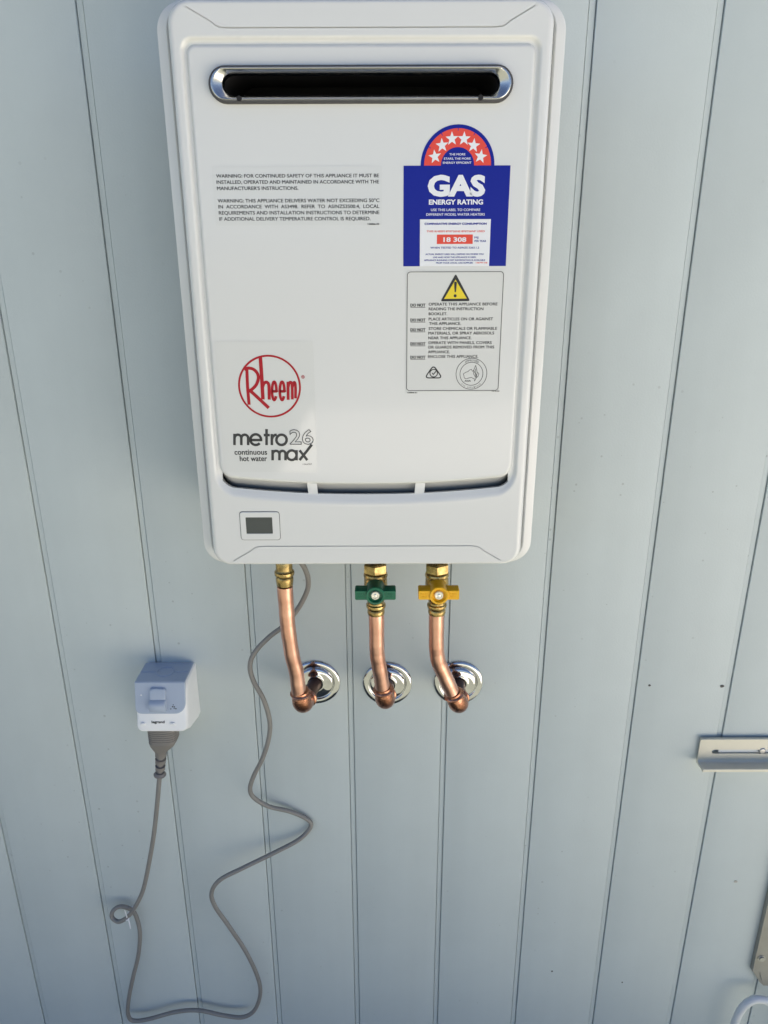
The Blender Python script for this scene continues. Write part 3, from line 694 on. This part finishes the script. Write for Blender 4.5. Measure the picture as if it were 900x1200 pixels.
build('lettering', join(*parts), 'black_ink', dl, smooth=0)
tb = mmp(TRI)
if True:
    tri_o = round_tri(tb, 0.0022)
    if (tb[1][0]-tb[0][0])*(tb[2][1]-tb[0][1])-(tb[1][1]-tb[0][1])*(tb[2][0]-tb[0][0]) < 0: tri_o = tri_o[::-1]
    build('warning_triangle', sheet(tri_o, [], S2), 'black_ink', dl, smooth=0)
    build('triangle_field', sheet(mmp(TRI_Y), [], S3), 'yellow_ink', dl, smooth=0)
    (bx, bt), (_, bm_), (_, bd) = mmp(BANG)
    bang = [(bx-0.0006, bm_), (bx+0.0006, bm_), (bx+0.0013, bt-0.001), (bx+0.0008, bt), (bx-0.0008, bt), (bx-0.0013, bt-0.001)]
    build('exclamation_mark', join(sheet(bang, [], F-0.0006), disc(bx, bd, 0.0014, F-0.0006, 16)), 'black_ink', dl, smooth=0)

# logo label
ll = build('logo_label', plate(rrect(-0.1420, -0.0488, 0.1040, 0.2330, 0.001, 3), [], S1, F-0.0001), 'clear_film', H, smooth=0)
ll['label'] = 'clear glossy sticker with a red round logo above dark grey product lettering'
k_ = RH_SC/1000
rh = [ring((-0.0922, 0.1898), 0.0294, 0.0019, S2, 64)]
for i, (q, wd) in enumerate(zip(RH, RH_W)): rh.append(ribbon([(p[0], p[1]) for p in catmull([(a, b, 0) for a, b in mmp(q)], 3)], wd*k_*(1.36 if i < 4 else 1.1), S2-0.00002*(i+1)))
rh += [ring((-0.0595, 0.1990), 0.0014, 0.0005, S2, 16), disc(-0.0595, 0.1990, 0.0007, S2, 10)]
rh = join(*[(v, f) for v, f in rh])
build('logo', rh, 'logo_red', ll, smooth=0)
mt = []
for i, q in enumerate(MET):
    P = mmp(q)
    cl = len(P) > 20 and (Vector(P[0])-Vector(P[-1])).length < 1e-6
    mt.append(ribbon(P, 0.0026, S2-0.00001*i, cl))
def outline_text(body, x0, x1, zc, cap, y, wd, bold):
    V, Fc = text_vf(body, x0, x1, zc, cap, 0, bold)
    key = lambda v: (round(v.x, 7), round(v.z, 7))
    cnt = {}
    for q in Fc:
        for a, b in zip(q, q[1:]+q[:1]):
            ka, kb = key(V[a]), key(V[b])
            if ka != kb: cnt[(ka, kb)] = cnt.get((ka, kb), 0)+1
    nxt = {a: b for (a, b) in cnt if (b, a) not in cnt}
    out = []
    while nxt:
        s0 = next(iter(nxt)); L = [s0]; c = nxt.pop(s0)
        while c != s0 and c in nxt:
            L.append(c); c = nxt.pop(c)
        if len(L) > 3: out.append(ribbon(L, wd, y, True))
    return join(*out)
mt.append(outline_text("26", -0.0748, -0.0518, 0.1403, 0.0150, S2-0.0003, 0.0007, 0.012))
mt.append(lines_vf([(s, a, b, z, h*1.3) for s, a, b, z, h in CONT], S2, 0, 0.3)); mt.append(lines_vf(CODE, S2, 0.0))
build('lettering', join(*mt), 'grey_ink', ll, smooth=0)

# ------------------------------------------------------------------ wall flanges
names = ['left', 'middle', 'right']
FL_LAB = ['round chrome wall flange behind the leftmost copper pipe', 'round chrome wall flange behind the copper pipe with the green valve',
          'round chrome wall flange behind the copper pipe with the yellow valve']
for (x, y, z), lab in zip(FLANGES, FL_LAB):
    prof = [(0.0345, 0.0), (0.0345, 0.0010), (0.0341, 0.0018), (0.0330, 0.0026), (0.0312, 0.0033), (0.0290, 0.0036), (0.0270, 0.0035), (0.0262, 0.0031), (0.0257, 0.0020), (0.0250, 0.0018),
            (0.0244, 0.0026), (0.0236, 0.0036), (0.0220, 0.0044), (0.0190, 0.0051), (0.0160, 0.0056), (0.0130, 0.0062), (0.0117, 0.0068), (0.0108, 0.0066), (0.0104, 0.0040)]
    o = build('wall_flange', lathe(prof, (x, -0.0003, z), (0, -1, 0), 56, False), 'chrome', None, (x, 0, z), smooth=50)
    tag(o, lab, 'pipe flange', 'chrome flanges on the wall')

# ------------------------------------------------------------------ pipes and valves
PR = 0.00953
def at_z(path, z):
    for a, b in zip(path, path[1:]):
        if a[2] >= z >= b[2]:
            t = (a[2]-z)/(a[2]-b[2]); return Vector(a).lerp(Vector(b), t)
    return Vector(path[0])
def pipe(name, label, path, flange, top_kind, colour):
    top = Vector((path[0][0], path[0][1], 0.004))
    E = Vector(path[-1])
    Fx = Vector(flange)
    t = thing(name, label, 'pipe', (E.x, E.y, E.z), 'copper pipes under the heater')
    P = [Vector(p) for p in path]
    sm = catmull(P[:-1], 6)
    z_start = {'plain': -0.068, 'valve': -0.104}[top_kind]
    body = [at_z(P, z_start)]+[p for p in sm if p.z < z_start-0.004]
    dn = (P[-2]-P[-3]).normalized()
    body.append(body[-1]+dn*0.004)
    rr = [PR*(1+0.012*math.sin(i*0.9)+0.01*math.sin(i*2.3+1)) for i in range(len(body))]
    build('copper_tube', tube(body, rr, 24), 'copper', t)
    # elbow: from the pipe's direction round to the wall
    to = (Fx-E); to.z *= 0.6; to = to.normalized()
    A = E-dn*0.0185; B = E+to*0.0185
    curve = []
    for k in range(13):
        q = k/12; curve.append((1-q)**2*A+2*q*(1-q)*E+q*q*B)
    cr = [0.0118+0.0012*math.sin(math.pi*k/12) for k in range(13)]
    A0 = A-dn*0.009; B0 = B+to*0.009
    pts = [A0-dn*0.002, A0-dn*0.001, A0, A0+dn*0.0012, A0+dn*0.0024, A0+dn*0.0034, A0+dn*0.0044, A0+dn*0.0056, A0+dn*0.0068, A0+dn*0.0078]+curve+[B+to*0.0010, B+to*0.0020, B+to*0.0032, B+to*0.0050, B+to*0.0062, B0]
    rad = [0.0096, 0.0112, 0.0114, 0.0116, 0.0134, 0.0138, 0.0134, 0.0116, 0.0115, 0.0117]+cr+[0.0118, 0.0120, 0.0136, 0.0138, 0.0132, 0.0104]
    build('elbow', tube(pts, rad, 24), 'copper_brazed', t)
    build('wall_tail', tube([B0-to*0.004, B0+(Fx-B0)*0.5, Fx+Vector((0, -0.004, 0))], [0.0094, 0.0095, 0.0095], 20), 'copper_shaded', t)
    d = Vector((P[1]-P[0])).normalized()
    def along(z): return at_z([top]+P, z)
    if top_kind == 'plain':
        o0 = along(0.002); L = 0.002
        prof = [(0.0085, 0.0), (0.0085, 0.022), (0.0098, 0.023), (0.0102, 0.030), (0.0098, 0.036), (0.0086, 0.037), (0.0100, 0.040), (0.0100, 0.0495), (0.0104, 0.0510), (0.0118, 0.0525), (0.0121, 0.0545), (0.0118, 0.0565), (0.0104, 0.0580),
                (0.0101, 0.0590), (0.0106, 0.0605), (0.0107, 0.0640), (0.0103, 0.0668), (0.0099, 0.0700), (0.0096, 0.0702)]
        build('brass_fitting', lathe(prof, top, P[1]-top, 28), 'brass', t, smooth=30)
        build('hex_nut', lathe([(0.0150, 0.010), (0.0160, 0.012), (0.0160, 0.026), (0.0150, 0.028)], top, P[1]-top, 6), 'brass', t, smooth=20)
    else:
        ax = P[1]-top
        build('inlet_stub', lathe([(0.0080, 0.0), (0.0080, 0.050)], top, ax, 24), 'brass', t, smooth=30)
        hexr = 0.0150
        build('hex_nut', lathe([(hexr*0.90, 0.0405), (hexr, 0.0425), (hexr, 0.0525), (hexr*0.93, 0.0545)], top, ax, 6, phase=0.3), 'brass', t, smooth=20)
        body_p = [(0.0120, 0.0540), (0.0138, 0.0550), (0.0146, 0.0575), (0.0142, 0.0595), (0.0134, 0.0605), (0.0140, 0.0640), (0.0142, 0.0740), (0.0135, 0.0820), (0.0110, 0.0900), (0.0100, 0.0935)]
        vb = build('valve_body', lathe(body_p, top, ax, 28), 'brass', t, smooth=30)
        crimp = [(0.0098, 0.0920), (0.0104, 0.0950), (0.0118, 0.0965), (0.0121, 0.0985), (0.0117, 0.1005), (0.0104, 0.1020), (0.0101, 0.1030), (0.0107, 0.1045), (0.0107, 0.1075), (0.0102, 0.1095), (0.0096, 0.1097)]
        build('press_ring', lathe(crimp, top, ax, 28), 'brass', t, smooth=30)
        vc = top+ax.normalized()*0.0700
        build('valve_stem', lathe([(0.0085, 0.0), (0.0085, 0.021), (0.0060, 0.022), (0.0060, 0.026)], vc, (0, -1, 0), 20), 'brass', t, smooth=30)
        # lever handle: round boss with two flat wings
        hx, hy, hz = vc.x, vc.y-0.0225, vc.z+0.0015
        def wing(s):
            o = [(s*0.0070, 0.0066), (s*0.0120, 0.0060), (s*0.0225, 0.0062), (s*0.0238, 0.0052), (s*0.0238, -0.0052), (s*0.0225, -0.0062), (s*0.0120, -0.0060), (s*0.0070, -0.0066)]
            i = [(a*0.985, b*0.90) for a, b in o]
            if s > 0: o = o[::-1]; i = i[::-1]
            loops = [[Vector((hx+a, hy+yy, hz+b)) for a, b in q] for q, yy in ((o, 0.0030), (o, -0.0105), (i, -0.0118))]
            return loft(loops, True, True)
        bl = []
        for r, yy in ((0.0112, 0.0120), (0.0114, -0.0100), (0.0110, -0.0132), (0.0104, -0.0138), (0.0086, -0.0136), (0.0076, -0.0100), (0.0001, -0.0098)):
            bl.append((r, -yy))
        boss = lathe(bl, (hx, hy, hz), (0, -1, 0), 28)
        hd = build('valve_handle', join(wing(-1), wing(1), boss), colour, t, smooth=35)
        build('handle_screw', join(lathe([(0.0054, 0.0), (0.0054, 0.0026), (0.0046, 0.0034), (0.0034, 0.0034), (0.0030, 0.0022), (0.0001, 0.0022)], (hx, hy-0.0096, hz), (0, -1, 0), 18),
                                   lathe([(0.0019, 0.0), (0.0018, 0.0040), (0.0001, 0.0044)], (hx, hy-0.0096, hz), (0, -1, 0), 6)), 'chrome_soft', hd)
        # raised lettering bars on the wings
        for s in (-1, 1):
            rows = []
            for q, (zz, l) in enumerate(((0.0014, 0.0085), (-0.0018, 0.0070))):
                for m in range(4):
                    x0 = hx+s*0.0168-l/2+m*l/4
                    rows.append(box(x0, x0+l/4*0.62, hy-0.0123, hy-0.0116, hz+zz-0.0010, hz+zz+0.0010, 0.0002))
            build('raised_marks', join(*rows), colour, hd)
    return t
mat('chrome_soft', (0.80, 0.79, 0.76), 0.28, 1.0)
pipe('hot_water_pipe', 'leftmost copper pipe with a brass fitting and no valve handle', PIPE1, FLANGES[0], 'plain', None)
pipe('cold_water_pipe', 'middle copper pipe with a green valve handle under the heater', PIPE2, FLANGES[1], 'valve', 'green_plastic')
pipe('gas_pipe', 'bent copper pipe on the right with a yellow valve handle', PIPE3, FLANGES[2], 'valve', 'yellow_plastic')

# ------------------------------------------------------------------ power outlet
OX0, OX1, OT, OB = -0.3134, -0.2448, -0.2246, -0.2918
O = thing('power_outlet', 'small weatherproof power outlet with blue grey cover and white lower half, on the wall', 'power outlet', ((OX0+OX1)/2, 0, -0.308))
def sy(z): return -0.050-0.017*(OT-z)/(OT-OB)
def orect(ins, zb, r): return rrect(OX0+ins, OX1-ins, zb+ins, OT-ins, r, 6)
def sloped(loop, off): return [Vector((p[0], sy(p[1])-off, p[1])) for p in loop]
bk = [Vector((p[0], 0.0, OT+(p[1]-OT)*(0.308+OT)/(-OB+OT))) for p in orect(0, OB, 0.0035)]
bk2 = [Vector((p.x, -0.010, p.z)) for p in bk]
ml = [Vector((p[0], sy(p[1])*0.72, OT+(p[1]-OT)*1.09)) for p in orect(0, OB, 0.0045)]
build('housing', loft([bk, bk2, ml, sloped(orect(0, OB, 0.008), -0.0060), sloped(orect(0.0006, OB, 0.008), -0.0030), sloped(orect(0.0022, OB, 0.008), -0.0009), sloped(orect(0.0046, OB, 0.008), 0.0)], True, True), 'outlet_white', O, smooth=30)
# hinged cover: front plate with rounded lower corners and the top sheet
cz0 = -0.2655
fp = [(OX0+0.0004, OT-0.0008)]
co = []
for k in range(9):
    a = math.radians(180+90*k/8); co.append((OX0+0.0004+0.008+0.008*math.cos(a), cz0+0.008+0.008*math.sin(a)))
for k in range(9):
    a = math.radians(270+90*k/8); co.append((OX1-0.0016-0.014+0.014*math.cos(a), cz0+0.014+0.014*math.sin(a)))
co += [(OX1-0.0016, OT+0.0010), (OX0+0.0004, OT+0.0010)]
def shrink(L, d):
    cxm = (OX0+OX1)/2; czm = (OT+cz0)/2
    return [(p[0]-math.copysign(d, p[0]-cxm), p[1]-math.copysign(d, p[1]-czm)) for p in L]
fpl = loft([sloped(co, -0.002), sloped(co, 0.0012), sloped(shrink(co, 0.0006), 0.0018)], False, True)
topp = box(OX0+0.0004, OX1-0.0016, -0.0508, -0.0035, OT-0.0004, OT+0.0016, 0.0005)
cv = build('hinged_cover', join(fpl, topp), 'outlet_blue', O, smooth=30)
tz = OT+0.0016
build('moulded_ring', join(lathe([(0.0105, -0.0002), (0.0110, 0.0012), (0.0120, 0.0012), (0.0125, -0.0002)], (-0.279, -0.0262, tz), (0, 0, 1), 32, False),
                           box(OX0+0.002, -0.2918, -0.0275, -0.0262, tz-0.0003, tz+0.0010, 0.0002), box(-0.2662, OX1-0.003, -0.0275, -0.0262, tz-0.0003, tz+0.0010, 0.0002)), 'outlet_blue', cv)
sw = rrect(-0.2930, -0.2712, -0.2606, -0.2300, 0.004, 5)
def swl(d, off, zb=None): return [Vector((p[0]-math.copysign(d, p[0]+0.2821), sy(p[1])-off, p[1]-math.copysign(d, p[1]+0.2453))) for p in sw]
swo = build('switch', loft([swl(0, 0.0015), swl(0.0, 0.0045), swl(0.0008, 0.0058), swl(0.0024, 0.0064)], False, True), 'outlet_blue', O)
rp = [(-0.2436, 0.0050), (-0.2452, 0.0078), (-0.2470, 0.0098), (-0.2492, 0.0108), (-0.2525, 0.0104), (-0.2570, 0.0090), (-0.2598, 0.0070), (-0.2606, 0.0040), (-0.2606, 0.0010), (-0.2436, 0.0010)]
def rloop(x, f): return [Vector((x, sy(z)-o_*f, -0.2521+(z+0.2521)*(0.94 if f < 1 else 1))) for z, o_ in rp]
build('switch_ridge', loft([rloop(-0.2934, 0.7), rloop(-0.2928, 0.93), rloop(-0.2916, 1.0), rloop(-0.2726, 1.0), rloop(-0.2714, 0.93), rloop(-0.2708, 0.7)], True, True), 'outlet_blue', swo, smooth=40)
ON = Vector((0, -1, 0.25)).normalized()
def dot(name, x, z, r, h, m):
    return build(name, lathe([(r, -0.0008), (r, h*0.6), (r*0.8, h), (0.0001, h)], (x, sy(z)-0.0001, z), (0, -1, -0.25), 18), m, O)
dot('screw_cap', -0.3041, -0.2802, 0.0033, 0.0014, 'outlet_white'); dot('screw_cap', -0.2643, -0.2802, 0.0033, 0.0014, 'outlet_white')
def dotc(name, x, z, r, m): return build(name, lathe([(r, 0.0), (r, 0.0022), (0.0001, 0.0024)], (x, sy(z)-0.0001, z), (0, -1, -0.25), 12), m, cv)
dotc('indicator', -0.3048, -0.2401, 0.0012, 'white_ink')
icon = []
for dx, dz, r in ((0, 0.0030, 0.0007), (-0.0010, 0.0004, 0.0010), (0.0014, 0.0002, 0.0010), (-0.0034, -0.0024, 0.0008), (0.0034, -0.0022, 0.0010), (0.0010, -0.0018, 0.0007)):
    icon.append(lathe([(r, 0.0), (r, 0.0021), (0.0001, 0.0021)], (-0.2625+dx, sy(-0.2560+dz)-0.0001, -0.2560+dz), (0, -1, -0.25), 8))
build('symbol', join(*icon), 'black_ink', cv)
V, Fc = text_vf("legrand", -0.2925, -0.2752, -0.2768, 0.0034, 0, 0.03)
build('lettering', ([Vector((v.x, sy(v.z)-0.0003, v.z)) for v in V], Fc), 'black_ink', O, smooth=0)

# ------------------------------------------------------------------ power cord
CP = [Vector(p) for p in CORD]
K = thing('power_lead', 'grey power cord looping down the wall from the outlet up to the heater', 'cord', (CP[0].x, CP[0].y, -0.875))
build('cable', tube(catmull(CP+[Vector((-0.0880, -0.084, 0.006))], 7), 0.0033, 14), 'cord_grey', K)
PX, PY = -0.2846, -0.046
def plug_loop(z, hx_, hy_, dx=0.0, r=0.6):
    out = []
    for k in range(28):
        a = 2*math.pi*k/28; c, s = math.cos(a), math.sin(a)
        out.append(Vector((PX+dx+hx_*math.copysign(abs(c)**r, c), PY+hy_*math.copysign(abs(s)**r, s), z)))
    return out
pl = []
for i in range(7):                                    # finger ribs
    z = -0.292-i*0.0034
    pl += [plug_loop(z, 0.0196, 0.0150), plug_loop(z-0.0022, 0.0196, 0.0150), plug_loop(z-0.0026, 0.0189, 0.0144), plug_loop(z-0.0031, 0.0189, 0.0144)]
pl += [plug_loop(-0.3165, 0.0192, 0.0148, -0.0006), plug_loop(-0.3230, 0.0170, 0.0132, -0.0020), plug_loop(-0.3300, 0.0125, 0.0110, -0.0042, 0.75), plug_loop(-0.3352, 0.0088, 0.0088, -0.0060, 0.9), plug_loop(-0.3400, 0.0080, 0.0080, -0.0068, 1.0)]
pg = build('plug', loft(pl[::-1], True, True), 'plug_grey', K, smooth=30)
rl = []
ax0, ax1 = Vector((PX-0.0068, PY, -0.3390)), Vector(CP[1])+Vector((0.0012, 0, 0.006))
sp_, sr_ = [], []
for i in range(3):
    a = i/3
    for q, r in ((0.0, 0.0078), (0.16, 0.0078), (0.17, 0.0048), (0.30, 0.0048), (0.31, 0.0076)):
        sp_.append(ax0.lerp(ax1, a+q*0.98+0.001)); sr_.append(r-0.0006*i)
sp_ += [ax0.lerp(ax1, 1.0), ax0.lerp(ax1, 1.06), ax0.lerp(ax1, 1.10), ax0.lerp(ax1, 1.13)]; sr_ += [0.0068, 0.0086, 0.0084, 0.0045]
build('strain_relief', tube(sp_, sr_, 20), 'plug_grey', pg, smooth=25)
tie = thing('cable_tie', 'small white tie at the little loop in the power cord', 'cable tie', tuple(TIE[0]))
tp = Vector(TIE[0])
build('band', tube([tp+Vector((0.0048*math.cos(a)+0.001, 0.0125*math.sin(a)-0.002, 0.0045*math.cos(a))) for a in [2*math.pi*k/20 for k in range(21)]], 0.0009, 8), 'white_ink', tie)
build('tail', tube([tp+Vector((0.0, -0.012, 0.003)), tp+Vector((0.0015, -0.016, 0.012)), tp+Vector((0.001, -0.018, 0.024))], [0.0012, 0.0010, 0.0006], 8), 'white_ink', tie)
build('tail', tube([tp+Vector((0.001, -0.010, -0.004)), tp+Vector((0.003, -0.013, -0.010)), tp+Vector((0.0035, -0.014, -0.018))], [0.0012, 0.0010, 0.0006], 8), 'white_ink', tie)

# ------------------------------------------------------------------ metal rail on the right
bx0, bzt, bzb = 0.4724, -0.3503, -0.3905
RX1 = 0.74
B_ = thing('slotted_rail', 'cream metal rail with a long slot, fixed across the wall at right', 'metal rail', ((bx0+RX1)/2, 0, bzb))
slot = []
sz, sh = -0.3712, 0.0036
for k in range(9):
    a = math.radians(-90+180*k/8); slot.append((RX1-0.03+sh*math.cos(a), sz+sh*math.sin(a)))
for k in range(9):
    a = math.radians(90+180*k/8); slot.append((bx0+0.0225+sh*math.cos(a), sz+sh*math.sin(a)))
build('web', plate([(bx0, bzb+0.006), (RX1, bzb+0.006), (RX1, bzt), (bx0, bzt)], [slot], -0.0060, -0.0035), 'rail_paint', B_, smooth=0)
prof = [(-0.0035, bzb+0.006), (-0.0035, bzb+0.002), (-0.0045, bzb), (-0.0260, bzb), (-0.0266, bzb+0.0006), (-0.0266, bzb+0.0044), (-0.0260, bzb+0.0050), (-0.0248, bzb+0.0050), (-0.0242, bzb+0.0044), (-0.0242, bzb+0.0026), (-0.0085, bzb+0.0026), (-0.0068, bzb+0.0036), (-0.0060, bzb+0.006)]
build('lower_flange', loft([[Vector((x, y, z)) for y, z in prof] for x in (bx0, RX1)], True, True), 'rail_paint', B_, smooth=30)
build('top_lip', box(bx0, RX1, -0.0082, -0.0034, bzt, bzt+0.0022, 0.0005), 'rail_paint', B_)
build('slot_liner', box(bx0+0.030, RX1-0.02, -0.0030, -0.0006, sz-0.0034, sz+0.0024, 0.0003), 'hose_white', B_)
build('bolt', lathe([(0.0050, 0.0), (0.0050, 0.0030), (0.0036, 0.0042), (0.0001, 0.0044)], (0.5640, -0.0030, sz+0.0015), (0, -1, 0), 18), 'zinc', B_)

# second rail, upright, at the lower right corner
vx0, vb = 0.6205, -0.802
R2 = thing('upright_rail', 'upright grey metal rail end with a bolt at the lower right edge', 'metal rail', (vx0+0.02, 0, vb-0.03))
ro = [(vx0, vb), (vx0+0.016, vb-0.026), (vx0+0.024, vb-0.034), (vx0+0.045, vb-0.034), (vx0+0.045, -0.44), (vx0, -0.44)]
build('web', plate(ro, [], -0.0070, -0.0030), 'rail_dark', R2, smooth=0)
build('edge_fold', box(vx0-0.0012, vx0+0.0012, -0.0090, -0.0005, vb, -0.44, 0.0005), 'rail_dark', R2)
build('bolt', lathe([(0.0066, 0.0), (0.0066, 0.0012), (0.0044, 0.0014), (0.0042, 0.0034), (0.0001, 0.0038)], (vx0+0.0100, -0.0068, -0.7745), (0, -1, 0), 20), 'zinc', R2)
build('crease', tube([(vx0+0.013, -0.0072, -0.806), (vx0+0.0165, -0.0078, -0.815), (vx0+0.021, -0.0074, -0.828)], [0.0006, 0.0014, 0.0006], 8), 'rail_dark', R2)

# white hose curling up beside the upright rail
hp = catmull([Vector((0.600, -0.034, -ZO+0.004))]+[Vector(p) for p in HOSE]+[Vector((0.700, -0.034, -ZO+0.004))], 8)
ho = build('hose', tube(hp, 0.0062, 18), 'hose_white', None, (0.60, -0.034, -ZO))
tag(ho, 'white hose arching up in front of the wall at the lower right corner', 'hose')
